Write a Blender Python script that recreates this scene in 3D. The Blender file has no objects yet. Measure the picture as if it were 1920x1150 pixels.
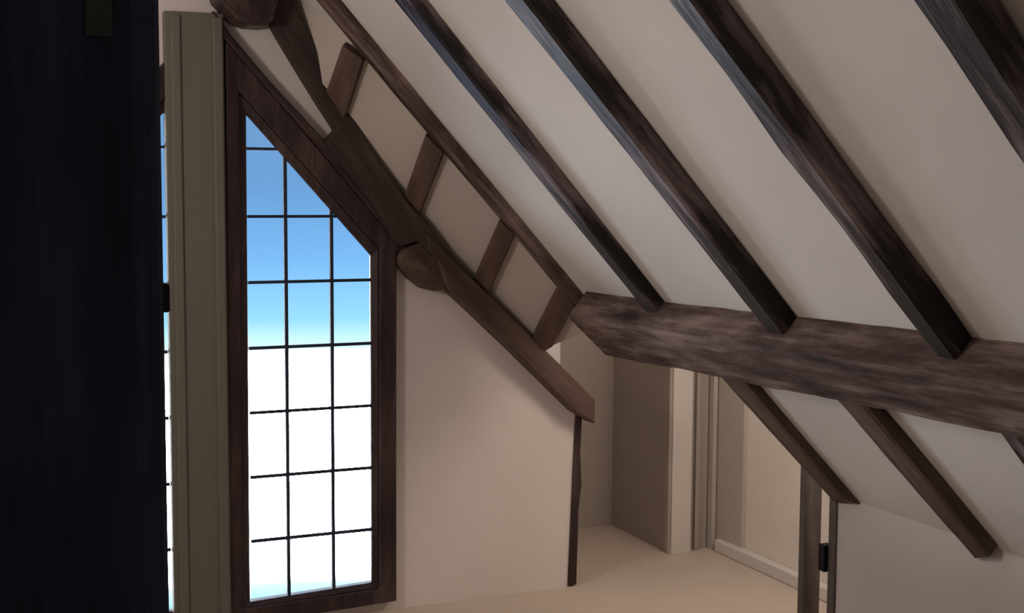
import bpy, bmesh, math, random
from mathutils import Vector, Matrix, noise
random.seed(4)
col = bpy.context.scene.collection
Z3 = Vector((0, 0, 0))

# ------------------------------------------------------------------ camera
CF = 2480.0                       # focal length in pixels of a 1920 px wide frame
CP = Vector((0, 0, 1.5))
PITCH, ROLL, YAW = .0859966, -.0052144, .41328
F = Vector((math.sin(YAW)*math.cos(PITCH), math.cos(YAW)*math.cos(PITCH), -math.sin(PITCH)))
R0 = Vector((math.cos(YAW), -math.sin(YAW), 0)); D0 = F.cross(R0)
RX = math.cos(ROLL)*R0 + math.sin(ROLL)*D0
DX = -math.sin(ROLL)*R0 + math.cos(ROLL)*D0
cd = bpy.data.cameras.new('camera'); cam = bpy.data.objects.new('camera', cd); col.objects.link(cam)
cd.sensor_width = 36; cd.lens = CF/1920*36; cd.clip_start = .02
M3 = Matrix((RX, -DX, -F)).transposed()
cam.matrix_world = Matrix.Translation(CP) @ M3.to_4x4()
bpy.context.scene.camera = cam

def hit(x, y, n, c):              # measured pixel -> point on a real plane of the room
    d = RX*((x-960)/CF) + DX*((y-575)/CF) + F
    n = Vector(n)
    return CP + d*((c - n.dot(CP))/n.dot(d))
def onV(x, y, V): return hit(x, y, (0, 1, 0), V)
def onU(x, y, U): return hit(x, y, (1, 0, 0), U)
def onF(x, y): return hit(x, y, (0, 0, 1), 0)
PITCHN = (1.086, 0, 1)            # normal of the main roof slope
CPL = 3.385                       # plaster of the slope
def onS(x, y, c=CPL): return hit(x, y, PITCHN, c)
V0 = 4.44                         # the window wall

# --------------------------------------------------------------- materials
def newmat(name, rough=.8):
    m = bpy.data.materials.new(name); m.use_nodes = True
    nt = m.node_tree; b = nt.nodes['Principled BSDF']; b.inputs['Roughness'].default_value = rough
    b.inputs['Specular IOR Level'].default_value = .3
    return m, nt, b
def ramp(nt, fac, stops):
    r = nt.nodes.new('ShaderNodeValToRGB'); el = r.color_ramp.elements
    el[0].position, el[0].color = stops[0][0], (*stops[0][1], 1)
    el[1].position, el[1].color = stops[-1][0], (*stops[-1][1], 1)
    for p, c in stops[1:-1]:
        e = el.new(p); e.color = (*c, 1)
    nt.links.new(fac, r.inputs[0]); return r
def tex(nt, scale, sc=(1, 1, 1), detail=5, rough=.6, coord='Object'):
    tc = nt.nodes.new('ShaderNodeTexCoord'); mp = nt.nodes.new('ShaderNodeMapping')
    mp.inputs['Scale'].default_value = sc
    nt.links.new(tc.outputs[coord], mp.inputs[0])
    n = nt.nodes.new('ShaderNodeTexNoise'); n.inputs['Scale'].default_value = scale
    n.inputs['Detail'].default_value = detail; n.inputs['Roughness'].default_value = rough
    nt.links.new(mp.outputs[0], n.inputs['Vector']); return n
def bump(nt, b, fac, st, dist=.01):
    bp = nt.nodes.new('ShaderNodeBump'); bp.inputs['Strength'].default_value = st
    bp.inputs['Distance'].default_value = dist
    nt.links.new(fac, bp.inputs['Height']); nt.links.new(bp.outputs[0], b.inputs['Normal'])
def plaster(name, c, var=.04, rough=.9):
    m, nt, b = newmat(name, rough)
    n = tex(nt, 2.5)
    lo = tuple(max(0, v*(1-var)) for v in c); hi = tuple(v*(1+var) for v in c)
    r = ramp(nt, n.outputs['Fac'], [(.3, lo), (.7, hi)])
    nt.links.new(r.outputs[0], b.inputs['Base Color'])
    n2 = tex(nt, 18); bump(nt, b, n2.outputs['Fac'], .12, .01)
    return m
def wood(name, dark, mid, light, rough=.55, spec=.4):
    m, nt, b = newmat(name, rough)
    b.inputs['Specular IOR Level'].default_value = spec
    n = tex(nt, 3.2, (1, 9, 9), 6, .65)           # grain runs along the timber
    big = tex(nt, 2.1, (1, 2.6, 2.6), 4, .7)        # broad worn patches
    mx = nt.nodes.new('ShaderNodeMath'); mx.operation = 'MULTIPLY_ADD'
    mx.inputs[1].default_value = .5
    ha = nt.nodes.new('ShaderNodeMath'); ha.operation = 'MULTIPLY'; ha.inputs[1].default_value = .5
    nt.links.new(big.outputs['Fac'], ha.inputs[0])
    nt.links.new(n.outputs['Fac'], mx.inputs[0]); nt.links.new(ha.outputs[0], mx.inputs[2])
    r = ramp(nt, mx.outputs[0], [(.38, dark), (.5, mid), (.63, light)])
    nt.links.new(r.outputs[0], b.inputs['Base Color'])
    bump(nt, b, mx.outputs[0], .6, .012)
    return m
M = {}
M['plaster'] = plaster('cream_plaster', (.62, .585, .55))
M['plaster_recess'] = plaster('shaded_buff_plaster', (.44, .385, .335))  # buff, with the shade of the recess put into the colour
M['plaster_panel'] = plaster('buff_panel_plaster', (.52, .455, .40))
M['plaster_passage'] = plaster('lit_passage_plaster', (.80, .73, .65))  # raised, warmer tone stands in for stronger light on the passage wall
M['plaster_gable'] = plaster('gable_plaster', (.74, .67, .635))
M['paint_jamb'] = plaster('dimmed_olive_cream_paint', (.16, .15, .122), .03, .7)  # olive cream, its colour darkened to stand for the dim corner
M['paint_white'] = plaster('white_gloss_paint', (.68, .63, .58), .02, .5)
M['paint_cream'] = plaster('cream_gloss_paint', (.50, .45, .39), .02, .5)
M['paint_door'] = plaster('buff_door_paint', (.40, .35, .30), .02, .6)
M['wood_post'] = wood('grey_brown_post', (.07, .055, .05), (.12, .10, .09), (.18, .155, .135))
M['wood_rafter'] = wood('black_brown_oak', (.006, .005, .005), (.020, .014, .014), (.21, .16, .165), .5, .35)
M['wood_purlin'] = wood('worn_brown_oak', (.022, .013, .012), (.10, .064, .056), (.26, .19, .17), .8, .2)
M['wood_brace'] = wood('brown_oak', (.042, .024, .019), (.082, .048, .037), (.13, .083, .066), .65)
M['wood_dim'] = wood('shaded_brown_oak', (.022, .015, .012), (.042, .029, .023), (.075, .053, .043), .7)  # brown oak darkened in colour for the shade on the curved brace
M['wood_frame'] = wood('dark_window_oak', (.018, .010, .010), (.038, .021, .021), (.08, .048, .044), .45)
M['wood_black'] = wood('black_stained_oak', (.008, .010, .018), (.016, .020, .040), (.03, .036, .07), .7, .2)
def flat(name, c, rough=.5, metal=0):
    m, nt, b = newmat(name, rough); b.inputs['Metallic'].default_value = metal
    n = tex(nt, 30); r = ramp(nt, n.outputs['Fac'], [(.3, tuple(v*.8 for v in c)), (.7, tuple(v*1.15 for v in c))])
    nt.links.new(r.outputs[0], b.inputs['Base Color']); return m
M['lead'] = flat('grey_lead', (.035, .045, .07), .6, .3)
M['iron'] = flat('black_iron', (.012, .012, .013), .5, .6)
M['plate'] = flat('dull_brass_plate', (.035, .04, .035), .6, .2)
# carpet
m, nt, b = newmat('beige_carpet', 1.0)
n = tex(nt, 2.2); r = ramp(nt, n.outputs['Fac'], [(.3, (.55, .465, .385)), (.7, (.63, .53, .44))])
nt.links.new(r.outputs[0], b.inputs['Base Color']); n2 = tex(nt, 260, detail=2); bump(nt, b, n2.outputs['Fac'], .5, .004)
M['carpet'] = m
# thin window glass: clear with a faint blue cast and a surface reflection
m = bpy.data.materials.new('thin_blue_glass'); m.use_nodes = True; nt = m.node_tree; nt.nodes.clear()
o = nt.nodes.new('ShaderNodeOutputMaterial'); mix = nt.nodes.new('ShaderNodeMixShader')
tr = nt.nodes.new('ShaderNodeBsdfTransparent'); tr.inputs[0].default_value = (.90, .96, 1, 1)
gl = nt.nodes.new('ShaderNodeBsdfGlossy'); gl.inputs['Roughness'].default_value = .08
fr = nt.nodes.new('ShaderNodeFresnel'); fr.inputs[0].default_value = 1.3
nt.links.new(fr.outputs[0], mix.inputs[0]); nt.links.new(tr.outputs[0], mix.inputs[1]); nt.links.new(gl.outputs[0], mix.inputs[2])
nt.links.new(mix.outputs[0], o.inputs[0]); M['glass'] = m

# ------------------------------------------------------------- mesh helpers
def link(name, verts, faces, mat, parent=None, axis=None, bev=0, smooth=False):
    """one mesh object; its origin sits at the shape's own base and, for timbers, local X runs along the grain"""
    vs = [Vector(v) for v in verts]
    cen = sum(vs, Vector())/len(vs)
    if axis is None:
        rot = Matrix.Identity(3); cen.z = min(v.z for v in vs)
    else:
        x = Vector(axis).normalized(); up = Vector((0, 1, 0)) if abs(x.y) < .8 else Vector((0, 0, 1))
        y = (up - x*up.dot(x)).normalized(); z = x.cross(y)
        rot = Matrix((x, y, z)).transposed()
    mw = Matrix.Translation(cen) @ rot.to_4x4(); inv = mw.inverted()
    me = bpy.data.meshes.new(name); me.from_pydata([inv @ v for v in vs], [], faces)
    bm = bmesh.new(); bm.from_mesh(me); bmesh.ops.remove_doubles(bm, verts=bm.verts, dist=1e-6)
    bmesh.ops.recalc_face_normals(bm, faces=bm.faces)
    if smooth:
        for f in bm.faces: f.smooth = True
    bm.to_mesh(me); bm.free()
    me.materials.append(mat)
    ob = bpy.data.objects.new(name, me); col.objects.link(ob)
    if bev:
        md = ob.modifiers.new('bevel', 'BEVEL'); md.width = bev; md.segments = 2; md.limit_method = 'ANGLE'; md.angle_limit = math.radians(40)
    if parent:
        ob.parent = parent; ob.matrix_local = parent.matrix_world.inverted() @ mw
    else: ob.matrix_world = mw
    return ob
def tag(o, label, cat, group=None, kind=None):
    o['label'] = label; o['category'] = cat
    if group: o['group'] = group
    if kind: o['kind'] = kind
    return o
def struct(o, label=None, cat=None):
    o['kind'] = 'structure'
    if label: o['label'] = label
    if cat: o['category'] = cat
    return o
def empty(name, loc):
    o = bpy.data.objects.new(name, None); o.empty_display_size = .1; col.objects.link(o)
    o.matrix_world = Matrix.Translation(loc); return o
def box(name, lo, hi, mat, parent=None, bev=0, axis=None):
    x0, y0, z0 = lo; x1, y1, z1 = hi
    v = [(x, y, z) for x in (x0, x1) for y in (y0, y1) for z in (z0, z1)]
    f = [(0, 1, 3, 2), (4, 6, 7, 5), (0, 4, 5, 1), (2, 3, 7, 6), (0, 2, 6, 4), (1, 5, 7, 3)]
    return link(name, v, f, mat, parent, axis, bev)
def prism(name, poly, off, mat, parent=None, bev=0, axis=None):
    """polygon of 3D points extruded by the vector off"""
    off = Vector(off); a = [Vector(p) for p in poly]; n = len(a)
    v = a + [p+off for p in a]
    f = [tuple(range(n)), tuple(range(2*n-1, n-1, -1))] + [(i, (i+1) % n, n+(i+1) % n, n+i) for i in range(n)]
    return link(name, v, f, mat, parent, axis, bev)
def holed(name, outer, holes, off, mat):
    """flat polygon with holes, extruded by off"""
    bm = bmesh.new()
    def loop(pts):
        vs = [bm.verts.new(p) for p in pts]
        return [bm.edges.new((vs[i], vs[(i+1) % len(vs)])) for i in range(len(vs))]
    es = loop(outer)
    for h in holes: es += loop(h)
    bmesh.ops.triangle_fill(bm, use_beauty=True, edges=es)
    r = bmesh.ops.extrude_face_region(bm, geom=list(bm.faces))
    bmesh.ops.translate(bm, verts=[g for g in r['geom'] if isinstance(g, bmesh.types.BMVert)], vec=Vector(off))
    bm.verts.index_update()
    v = [tuple(q.co) for q in bm.verts]; f = [tuple(q.index for q in fc.verts) for fc in bm.faces]
    bm.free(); return link(name, v, f, mat)
def timber(name, q0, q1, mat, n=26, wob=.004, cham=.12, seed=0, extra=None, parent=None):
    """hewn timber lofted from quad q0 to quad q1, corners knocked off and wandering a little"""
    q0 = [Vector(p) for p in q0]; q1 = [Vector(p) for p in q1]
    L = (sum(q1, Vector())/4 - sum(q0, Vector())/4); axis = L.normalized()
    verts = []; faces = []
    for i in range(n+1):
        t = i/n
        q = [a.lerp(b, t) for a, b in zip(q0, q1)]
        c = sum(q, Vector())/4
        for k in range(4):
            p = q[k]; pr = q[k-1]; nx = q[(k+1) % 4]
            for j, (tgt) in enumerate((pr, nx)):
                e = (tgt-p); w = e.normalized()*min(cham*e.length, .014)
                s = Vector((t*L.length*4.0, k*7.3+j*.35+seed*13.1, seed*3.7))
                d = (noise.noise(s)*wob + noise.noise(s*3.1)*wob*.45)
                verts.append(p + w + (p-c).normalized()*d)
    m = 8
    for i in range(n):
        for k in range(m):
            a = i*m+k; b = i*m+(k+1) % m
            faces.append((a, b, b+m, a+m))
    faces.append(tuple(range(m))[::-1]); faces.append(tuple(range(n*m, n*m+m)))
    return link(name, verts, faces, mat, parent, axis)

# ------------------------------------------------------------ roof geometry
NS = Vector(PITCHN).normalized()              # points up and out through the slope
RU = .05                                      # ridge position
def S(U, V, c=CPL): return Vector((U, V, c-1.086*U))
ridge = S(RU, 0).z
a_ = onV(541, -12, V0); a_ = S(a_.x, V0)      # where the slope meets the gable wall, top of the curved blade
b_ = onS(668, 108); b_.y = 4.16
VB = -1.3                                     # back of the room
UP = 2.10                                     # slope line of the purlin
upper = [S(RU, VB), S(UP, VB), S(UP, 4.0), S(2.08, 4.15), Vector((b_.x, 4.15, CPL-1.086*b_.x)), a_, S(RU, V0)]
struct(prism('ceiling', upper, NS*.06, M['plaster']), 'sloping cream plaster ceiling between the dark rafters, above the purlin', 'ceiling')
UK = 2.615                                    # low side wall under the slope
VL = onS(1560, 930, 3.34).y                   # far edge of the lower slope
VLb = 3.44
lower = [S(UP-.005, VB, CPL+.001), S(UK+.03, VB, CPL+.001), S(UK+.03, VLb, CPL+.001), S(UP-.005, VLb, CPL+.001)]
struct(prism('ceiling_lower', lower, NS*.05, M['plaster']), 'cream plaster slope below the purlin, falling to the low wall', 'ceiling')
UL = -2.45
ot = [Vector((RU, VB, ridge)), Vector((RU, V0, ridge)), Vector((UL, V0, ridge-1.086*(RU-UL))), Vector((UL, VB, ridge-1.086*(RU-UL)))]
struct(prism('ceiling_opposite', ot, Vector((-1.086, 0, 1)).normalized()*.06, M['plaster']), 'opposite plaster slope of the roof, out of the picture', 'ceiling')
zL = ridge-1.086*(RU-UL)
struct(box('wall_left', (UL-.08, VB, 0), (UL, V0, zL), M['plaster']))
struct(prism('wall_back', [Vector((UL, VB, 0)), Vector((5.0, VB, 0)), Vector((5.0, VB, 2.45)), Vector((.86, VB, 2.45)), Vector((RU, VB, ridge)), Vector((UL, VB, zL))], (0, -.08, 0), M['plaster']))
struct(prism('floor', [Vector(p) for p in ((UL, VB, 0), (5.0, VB, 0), (5.0, 5.3, 0), (2.12, 5.3, 0), (2.12, V0+.1, 0), (UL, V0+.1, 0))], (0, 0, -.06), M['carpet']), 'beige fitted carpet over the attic floor', 'carpet')

# ------------------------------------------------------------ window wall
FR = 4.405                                    # front of the window frame
def px(pts, V): return [onV(x, y, V) for x, y in pts]
outer1 = px([(423, 74), (744, 452), (744, 1128), (430, 1178)], FR)
inner1 = px([(461.5, 216), (694, 479), (696, 1093), (469, 1129)], V0)
mid1 = px([(448, 172), (711, 467), (711, 1104), (455, 1142)], FR+.012)
def atV(p, V): return Vector((p.x, V, p.z))
hole1 = [atV((a+b*2)/3, V0) for a, b in zip(outer1, inner1)]
# twin window beyond the cream jamb: mirror image of the first about the jamb
jl = onV(316.5, 575, V0).x; jr = onV(427, 575, V0).x
def mir(p): return Vector((jl+inner1[3].x-p.x, p.y, p.z))
hole2 = [mir(p) for p in hole1]
tx = onV(1081, 771, V0); wb = onF(1067.5, 1099.5)
blade = px([(1081, 777), (980, 682), (900, 606), (850, 560), (800, 500), (790, 430), (740, 370), (672, 260), (600, 120), (553, 20)], V0)
outer = [Vector((UL, V0, 0)), Vector((wb.x, V0, 0)), Vector((blade[0].x, V0, blade[0].z))] + blade[1:] + [a_, Vector((RU, V0, ridge)), Vector((UL, V0, zL))]
wall = holed('wall_window', outer, [hole1, hole2], (0, .10, 0), M['plaster_gable'])
struct(wall, 'smooth pale pinkish plaster wall around the tall leaded window', 'wall')

def ring(name, A, B, va, vb, vback, mat, parent):
    """frame moulding: outer outline A (front at va) stepping to inner outline B (front at vb)"""
    n = len(A); v = [atV(p, va) for p in A]+[atV(p, vb) for p in B]+[atV(p, vback) for p in B]+[atV(p, vback) for p in A]
    f = []
    for k in range(4):
        for i in range(n):
            j = (i+1) % n; f.append((k*n+i, k*n+j, ((k+1) % 4)*n+j, ((k+1) % 4)*n+i))
    return link(name, v, f, mat, parent, (0, 0, 1), .005)
def make_window(name, T, label):
    w = struct(empty(name, T(Vector(((outer1[0].x+outer1[1].x)/2, V0, outer1[2].z)))), label, 'window')
    O = [T(p) for p in outer1]; Mi = [T(p) for p in mid1]; I = [T(p) for p in inner1]
    ring('window_frame', O, Mi, FR, FR+.006, V0+.04, M['wood_frame'], w)
    ring('inner_bead', Mi, I, FR+.016, V0-.004, V0+.006, M['wood_frame'], w)
    us = [inner1[0].x, onV(538, 700, V0).x, onV(623.5, 750, V0).x, inner1[1].x]
    zs = [inner1[3].z, .300, .523, .746, .968, 1.192, 1.415, 1.642, inner1[0].z]
    zs[0] = (inner1[3].z+inner1[2].z)/2
    pt, pr = inner1[0], inner1[1]
    def ztop(u): return pt.z + (pr.z-pt.z)*(u-pt.x)/(pr.x-pt.x)
    # panes, each a part, cut by the sloping head
    for i in range(3):
        for j in range(8):
            ua, ub, za, zb = us[i], us[i+1]+(.012 if i == 2 else 0), zs[j]-(.012 if j == 0 else 0), zs[j+1]+(.02 if j == 7 else 0)
            poly = [(ua, za), (ub, za), (ub, zb), (ua, zb)]
            out = []
            for k in range(4):       # clip under the head line
                p, q = poly[k], poly[(k+1) % 4]
                dp, dq = ztop(p[0])+.014-p[1], ztop(q[0])+.014-q[1]
                if dp >= 0: out.append(p)
                if (dp >= 0) != (dq >= 0):
                    t = dp/(dp-dq); out.append((p[0]+(q[0]-p[0])*t, p[1]+(q[1]-p[1])*t))
            if len(out) < 3: continue
            area = abs(sum(out[k][0]*out[(k+1) % len(out)][1]-out[(k+1) % len(out)][0]*out[k][1] for k in range(len(out))))/2
            if area < 2e-4: continue
            prism('pane', [T(Vector((p[0], V0+.004, p[1]))) for p in out], (0, .003, 0), M['glass'], w)
    hw = .0058
    for u in us[1:3]:
        prism('lead_came', [T(Vector(p)) for p in ((u-hw, V0-.003, zs[0]-.01), (u+hw, V0-.003, zs[0]-.01), (u+hw, V0-.003, ztop(u)+.005), (u-hw, V0-.003, ztop(u)+.005))], (0, .014, 0), M['lead'], w)
    for z in zs[1:8]:
        ue = us[3] if z < pr.z else min(us[3], pt.x+(z-pt.z)/(pr.z-pt.z)*(pr.x-pt.x))
        prism('lead_came', [T(Vector(p)) for p in ((us[0], V0-.004, z-hw*.85), (ue+.004, V0-.004, z-hw*.85), (ue+.004, V0-.004, z+hw*.85), (us[0], V0-.004, z+hw*.85))], (0, .013, 0), M['lead'], w)
    return w
make_window('window_1', lambda p: p, 'tall leaded window with sloping head in a dark wooden frame')
make_window('window_2', mir, 'second leaded window seen as a bright sliver beside the black post')

# painted jamb between the two windows
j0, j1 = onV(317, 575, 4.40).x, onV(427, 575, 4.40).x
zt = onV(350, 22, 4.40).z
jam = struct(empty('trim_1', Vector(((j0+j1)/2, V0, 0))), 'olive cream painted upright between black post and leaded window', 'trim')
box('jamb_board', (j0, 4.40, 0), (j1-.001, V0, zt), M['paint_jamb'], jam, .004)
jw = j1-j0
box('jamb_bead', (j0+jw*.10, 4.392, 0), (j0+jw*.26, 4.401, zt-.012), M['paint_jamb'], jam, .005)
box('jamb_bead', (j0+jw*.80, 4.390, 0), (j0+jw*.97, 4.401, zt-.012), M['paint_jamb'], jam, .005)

# ------------------------------------------------------ timbers of the gable
def flat_timber(name, pts, vf, vb, mat, axis, label, cat, bev=.006, group=None):
    o = prism(name, px(pts, vf), (0, vb-vf, 0), mat, None, bev, axis)
    return tag(o, label, cat, group)
flat_timber('head_timber', [(400, 18), (436, 68), (505, 150), (614, 268), (760, 440), (760, 470), (744, 453), (585, 262), (423, 75), (403, 52)], 4.396, V0, M['wood_frame'], (1, 0, -1.086),
            'thin dark timber lying directly on the sloping head of the window', 'timber')
flat_timber('curved_brace', [(482, -20), (540, -20), (585, 72), (622, 150), (656, 208), (690, 264), (728, 325), (768, 382), (806, 424), (834, 470), (826, 486), (800, 470), (786, 453), (752, 462), (700, 382), (612, 267), (634, 243), (604, 197), (560, 125), (520, 58)],
            4.365, V0+.06, M['wood_dim'], (1, 0, -1.5), 'steep brown brace above the window head, dropping from the top stub to the round one', 'brace')
LB = [(800, 436), (812, 448), (850, 487), (950, 585), (1040, 673), (1117, 750), (1116, 796), (1081, 774), (1030, 724), (960, 655), (900, 598), (850, 551), (836, 535), (822, 490), (804, 468)]
flat_timber('sloping_brace', LB, 4.358, V0+.08, M['wood_brace'], (1, 0, -.93),
            'straight brown brace capping the pale wall, sawn end at the opening', 'brace')
# round purlin end
rp = [(748, 494), (751, 478), (764, 463), (790, 452), (840, 470), (870, 505), (862, 540), (838, 544), (815, 546), (793, 541), (768, 522)]
flat_timber('purlin_stub', rp, 4.378, V0, M['wood_brace'], (0, 1, 0), 'rounded brown beam end poking out beside the upper right corner of the window', 'beam end', .008, 'beam ends in the gable wall')
tp = [(395, -60), (532, -60), (522, 0), (514, 38), (503, 48), (470, 46), (447, 38), (430, 20), (410, -2)]
flat_timber('purlin_stub', tp, 4.30, V0, M['wood_frame'], (0, 1, 0), 'dark chamfered beam end at the top edge of the picture over the window', 'beam end', .006, 'beam ends in the gable wall')
# dark upright closing the end of the pale wall
ep = px([(1065.5, 1100), (1081, 1097), (1084, 1010), (1085, 960), (1091, 905), (1088.5, 850), (1092, 778), (1080, 772)], V0-.008)
tag(prism('end_post', ep, (0, .10, 0), M['wood_frame'], None, .003, (0, 0, 1)), 'narrow dark crooked upright on the right end of the pale wall', 'post')

# ----------------------------------------------- tilted panel with its studs
CP1 = 3.345
r1 = [hit(x, y, PITCHN, CP1) for x, y in ((590, 0), (1060, 560))]
def onR1(x, y):                    # point of the far edge of the first rafter seen at this pixel
    return onS(x, y, CP1+.02)
pc = Vector((1.086, .96, 1)); cpan = pc.dot(onR1(958, 425))
def onP(x, y, d=0): return hit(x, y, pc, cpan+d)
back = [onV(x, y, V0+.0) for x, y in ((790, 440), (860, 510), (940, 588), (1012, 658))]
pan = [a_ + Vector((0, 0, .002)), b_ + Vector((0, .0, .0)), onP(815, 240), onP(960, 425), onP(1072, 560), onP(1112, 600), onP(1108, 618), onP(1012, 658), onP(940, 588), onP(860, 510), onP(790, 440), onP(735, 352), onP(660, 262), onP(600, 160)]
pv = [tuple(p) for p in pan]; n_ = len(pv); up_ = Vector((.4, .3, .5))
bv = [tuple(Vector(p)+up_.normalized()*.04) for p in pv]
fc = [(0, 1, 13), (1, 12, 13), (1, 2, 11, 12), (2, 10, 11), (2, 3, 9, 10), (3, 8, 9), (3, 4, 7, 8), (4, 5, 6, 7)]
fb = [tuple(i+n_ for i in reversed(f)) for f in fc]
sd = [(i, (i+1) % n_, n_+(i+1) % n_, n_+i) for i in range(n_)]
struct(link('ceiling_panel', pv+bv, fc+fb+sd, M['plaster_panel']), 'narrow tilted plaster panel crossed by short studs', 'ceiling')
pn = pc.normalized()
def stud(tl, tr, br, bl, label, th=.028, bev=.004):
    q = [onP(*p, -.0) for p in (tl, tr, br, bl)]
    o = prism('stud', [p - pn*th for p in q], pn*(th+.004), M['wood_brace'], None, bev, (0, 1, -.96))
    return tag(o, label, 'stud', 'short studs across the tilted panel')
stud((648, 78), (687, 105), (651, 215), (618, 165), 'uppermost short stud, nearest the top of the picture, between brace and first rafter')
stud((803, 245), (837, 278), (784, 412), (749, 400), 'second short stud from the top, meeting the brace above the round beam end')
stud((941, 404), (970, 432), (903, 580), (873, 558), 'third short stud from the top, right of the round beam end')
q4 = [(1056, 520), (1082, 562), (1062, 602), (1040, 642), (1028, 649), (1010, 647), (1004, 636), (1006, 612), (1020, 585), (1040, 545)]
o = prism('stud', [onP(*p) - pn*.03 for p in q4], pn*.034, M['wood_brace'], None, .005, (0, 1, -.96))
tag(o, 'lowest short stud with rounded foot hanging free beside the purlin end', 'stud', 'short studs across the tilted panel')

# ---------------------------------------------------------------- rafters
def rafter(cb, L, Rr, u0, u1, label, mat='wood_rafter', seed=0, wob=.005, cr=CPL, group='upper rafters above the purlin', name='rafter', cut=0):
    """L: two pixels of the far lower edge (underside cb below the plaster), Rr: two pixels where the near side meets the plaster"""
    l = [onS(*p, cb) for p in L]; r = [onS(*p, cr) for p in Rr]
    def at(pq, U, c):
        a, b = pq; t = (U-a.x)/(b.x-a.x); return Vector((U, a.y+(b.y-a.y)*t, c-1.086*U))
    def quad(U, cut=0):
        A = at(l, U-cut, cb); B = at(r, U, cr); B.y = min(B.y, A.y-.03)
        d = NS*((cr-cb)/1.4763)
        # square section: underside far, underside near, top near, top far
        lo = Vector((B.x, B.y, B.z))-d; lo += Vector((-cut, 0, 1.086*cut))
        top = A+d+NS*.004+Vector((cut, 0, -1.086*cut))
        return [A, lo, B+NS*.004, top]
    o = timber(name, quad(u0), quad(u1, cut), M[mat], seed=seed, wob=wob)
    return tag(o, label, 'rafter', group)
rafter(CP1, [(590, 0), (1060, 560)], [(640, 0), (1088, 545)], .6, 2.10, 'first and thinnest rafter, reddish brown, bordering the stud panel', 'wood_purlin', 1, .006)
rafter(3.32, [(735, 0), (1205, 580)], [(802, 0), (1254, 575)], .3, 2.05, 'second rafter from the left, pale streak of window light on its underside', seed=2)
rafter(3.30, [(942, 0), (1178, 300), ][:1]+[(1425, 605)], [(1040, 0), (1500, 600)], .3, 2.05, 'third rafter from the left, meeting the middle of the visible purlin', seed=3)
rafter(3.295, [(1250, 0), (1735, 645)], [(1365, 0), (1826, 636)], .3, 2.05, 'fourth rafter from the left, rough mottled underside', seed=4, wob=.008)
rafter(3.29, [(1710, 0), (1920, 325)], [(1880, 0), (1960, 130)], .3, 2.05, 'fifth rafter, cut off by the upper right corner of the picture', seed=5, wob=.008)
G2 = 'lower rafters under the purlin'
rafter(3.335, [(1352, 712), (1552, 932)], [(1424, 722), (1606, 936)], 2.13, UK+.012, 'thin lower rafter running from purlin down to the grey post', 'wood_brace', 6, .003, group=G2, cut=.05)
rafter(3.325, [(1560, 745), (1806, 1027)], [(1655, 760), (1867, 1018)], 2.13, 2.60, 'middle lower rafter ending square on the plaster at lower right', 'wood_brace', 7, .005, group=G2)
rafter(3.32, [(1862, 795), (1921, 882)], [(1962, 800), (2040, 900)], 2.13, 2.5, 'dark lower rafter just entering at the right edge below the purlin', 'wood_rafter', 8, .005, group=G2)

# ---------------------------------------------------------------- purlin
def Pq(V):
    t = (4.03-V)/1.87; dx, dz = -.036*t, .040*t
    g = 1+.01*t
    A = Vector((1.978+dx, V, 1.078+dz)); B = Vector((2.130+dx*1.15, V, .934+dz*1.25))
    T = Vector((2.050+dx, V, 1.166+dz))
    return [A, B, B+Vector((.10, 0, .10)), T]
tag(timber('purlin', Pq(4.03), Pq(.2), M['wood_purlin'], n=60, wob=.006, cham=.06, seed=11), 'massive worn brown purlin crossing from centre to the right edge', 'beam')

# ------------------------------------------------------- low wall and post
VE = onU(1562, 1000, UK).y
struct(box('wall_right', (UK, VB, 0), (UK+.07, VE-.012, CPL-1.086*UK+.01), M['plaster']), 'low plaster wall under the foot of the slope at lower right', 'wall')
v1, v0 = onU(1553, 1000, UK-.008).y, onU(1566.5, 1000, UK-.008).y
es_ = empty('edge_post', Vector((UK+.02, (v0+v1)/2, 0)))
tag(es_, 'narrow grey upright with a black latch at the end of the low wall', 'post')
box('strip', (UK-.008, v0, 0), (UK+.05, v1, .60), M['wood_post'], es_, .003, (0, 0, 1))
pa, pb = onU(1497.5, 1000, UK-.01).y, onU(1508, 1000, UK-.01).y
pu = onV(1540, 1000, pb).x
ptop = .70
tag(box('door_post', (UK-.01, pb, 0), (pu, pa, ptop), M['wood_post'], None, .004, (0, 0, 1)), 'grey brown square post standing under the thin lower rafter', 'post')
hz0, hz1 = onV(1550, 1071, v1+.01).z, onV(1550, 1021, v1+.01).z
hx0, hx1 = onV(1541, 1045, v1+.01).x, onV(1558, 1045, v1+.01).x
lt = box('latch', (hx0, v1-.002, hz0), (hx1, v1+.03, hz1), M['iron'], es_, .003); lt['label'] = 'black iron latch'
box('latch_bar', (hx0-.012, v1+.008, (hz0+hz1)/2-.008), (hx0, v1+.02, (hz0+hz1)/2+.008), M['iron'], lt, .002)

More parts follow.
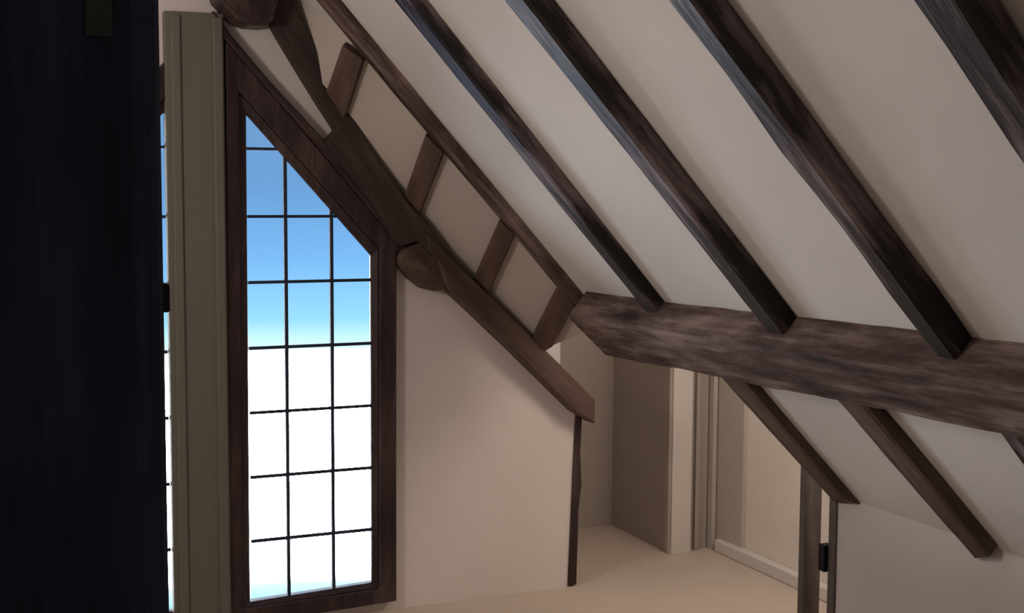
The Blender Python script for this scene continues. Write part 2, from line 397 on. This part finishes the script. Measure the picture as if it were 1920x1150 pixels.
# ---------------------------------------------------- recess and doorway
HB = 2.45
us = onF(1143, 985); 
USW = 2.785; VBK = us.y
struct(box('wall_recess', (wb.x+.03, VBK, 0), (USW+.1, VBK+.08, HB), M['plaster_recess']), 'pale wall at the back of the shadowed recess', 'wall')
struct(box('wall_return', (wb.x-.06, V0+.10, 0), (wb.x+.0, VBK+.08, HB), M['plaster']))
VD = onF(1256, 1036).y
VD = 4.70
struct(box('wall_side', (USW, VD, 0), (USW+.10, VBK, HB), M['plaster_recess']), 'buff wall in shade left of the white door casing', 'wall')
def ux(x, V): return onV(x, 900, V).x
cas = struct(empty('door_1', Vector((2.9, VD, 0))), 'white and buff door casing beyond the opening, under the purlin', 'door')
e = [ux(x, VD-.02) for x in (1255.5, 1261, 1297, 1334, 1337.5, 1344, 1347, 1390)]
box('casing_bead', (e[0], VD-.012, 0), (e[1], VD, HB), M['paint_door'], cas, .002)
box('jamb', (e[1], VD-.02, 0), (e[2], VD, HB), M['paint_white'], cas, .002)
box('door_leaf', (e[2], VD+.015, 0), (e[3], VD+.05, HB), M['paint_door'], cas)
box('stop_bead', (e[2]+.03, VD-.002, 0), (e[2]+.05, VD+.016, HB), M['paint_door'], cas, .002)
box('architrave', (e[3]+.006, VD-.02, 0), (e[5], VD+.05, HB), M['paint_cream'], cas, .004)
UW = 3.02                                     # passage wall, running towards the camera
box('architrave', (e[5]+.008, VD-.012, 0), (UW-.005, VD+.05, HB), M['paint_cream'], cas, .003)
box('door_infill', (e[2], VD+.05, 0), (UW, VD+.08, HB), M['paint_door'], cas)
vc = onU(1391, 1000, UW-.018).y
struct(box('wall_passage', (UW, 2.2, 0), (UW+.08, VD+.1, HB), M['plaster_passage']), 'brightly lit warm wall of the passage beyond the casing', 'wall')
struct(box('trim_2', (UW-.018, vc, 0), (UW+.001, VD-.012, HB), M['paint_cream'], None, .003), 'darker cream painted lining at the corner of the passage wall', 'trim')
struct(box('baseboard_passage', (UW-.045, 2.2, 0), (UW-.001, 4.655, .052), M['paint_white'], None, .006), 'bright white board along the foot of the passage wall', 'baseboard')
struct(box('wall_far', (5.0, VB, 0), (5.08, 5.1, HB), M['plaster_gable']))
struct(box('ceiling_passage', (.86, VB, HB), (5.08, VBK+.08, HB+.05), M['plaster']))
# ------------------------------------------------------------ black post
VP = .98
pr_, pl_ = onV(307.5, 560, VP+.02).x, onV(-150, 575, VP).x
pm_ = onV(264, 560, VP).x
post = empty('timber_post', Vector(((pl_+pr_)/2, VP+.06, 0)))
tag(post, 'broad black timber post filling the left edge of the picture', 'post')
prism('post_shaft', [Vector((pl_, VP, 0)), Vector((pm_-.004, VP, 0)), Vector((pm_, VP+.003, 0)), Vector((pr_-.004, VP+.016, 0)), Vector((pr_, VP+.022, 0)), Vector((pr_-.02, VP+.15, 0)), Vector((pl_, VP+.15, 0))], (0, 0, 2.6), M['wood_black'], post, 0, (0, 0, 1))
a, b = onV(160, 68, VP), onV(209, -10, VP)
box('metal_plate', (a.x, VP-.003, a.z), (b.x, VP+.001, b.z), M['plate'], post, .001)
a, b = onV(300, 585, VP+.03), onV(315.5, 531, VP+.03)
box('iron_latch', (a.x, VP+.022, a.z), (b.x, VP+.04, b.z), M['iron'], post, .0015)

# ----------------------------------------------------------------- light
w = bpy.data.worlds.new('world'); bpy.context.scene.world = w; w.use_nodes = True
nt = w.node_tree; bg = nt.nodes['Background']
tc = nt.nodes.new('ShaderNodeTexCoord'); sp = nt.nodes.new('ShaderNodeSeparateXYZ'); nt.links.new(tc.outputs['Generated'], sp.inputs[0])
mr = nt.nodes.new('ShaderNodeMapRange'); mr.inputs[1].default_value = -.4; mr.inputs[2].default_value = .2
nt.links.new(sp.outputs[2], mr.inputs[0])
def zp(z): return (z+.4)/.6
W_ = (28, 26, 25)
r = ramp(nt, mr.outputs[0], [(zp(-.34), (.15, .42, .95)), (zp(-.30), (.36, .74, 1.0)), (zp(-.285), (.78, .95, 1.0)), (zp(-.262), W_), (zp(-.15), W_),
     (zp(-.118), (.75, .95, 1.0)), (zp(-.095), (.32, .64, .84)), (zp(-.05), (.20, .43, .74)), (zp(0), (.145, .31, .55)), (zp(.1), (.15, .26, .43))])
nt.links.new(r.outputs[0], bg.inputs[0]); bg.inputs[1].default_value = 1.0
def area_portal(u0, u1, z0, z1):
    ld = bpy.data.lights.new('window_portal', 'AREA'); ld.shape = 'RECTANGLE'; ld.size = u1-u0; ld.size_y = z1-z0
    ld.cycles.is_portal = True
    o = bpy.data.objects.new('window_portal', ld); col.objects.link(o)
    o.location = ((u0+u1)/2, V0+.07, (z0+z1)/2); o.rotation_euler = (math.radians(-90), 0, 0)
area_portal(inner1[0].x-.03, inner1[1].x+.03, .05, 1.8)
area_portal(mir(inner1[1]).x-.03, mir(inner1[0]).x+.03, .05, 1.8)
def lamp(name, loc, e, c, rad):
    ld = bpy.data.lights.new(name, 'POINT'); ld.energy = e; ld.color = c; ld.shadow_soft_size = rad
    o = bpy.data.objects.new(name, ld); col.objects.link(o); o.location = loc
lamp('room_lamp', (-.6, 2.9, 1.8), 31, (1, .89, .83), .15)
lamp('passage_lamp', (2.72, 3.3, 1.45), 17, (1, .86, .76), .22)

sc = bpy.context.scene
sc.view_settings.view_transform = 'Standard'; sc.view_settings.look = 'None'; sc.view_settings.gamma = 1
sc.view_settings.use_curve_mapping = False; sc.view_settings.exposure = .43
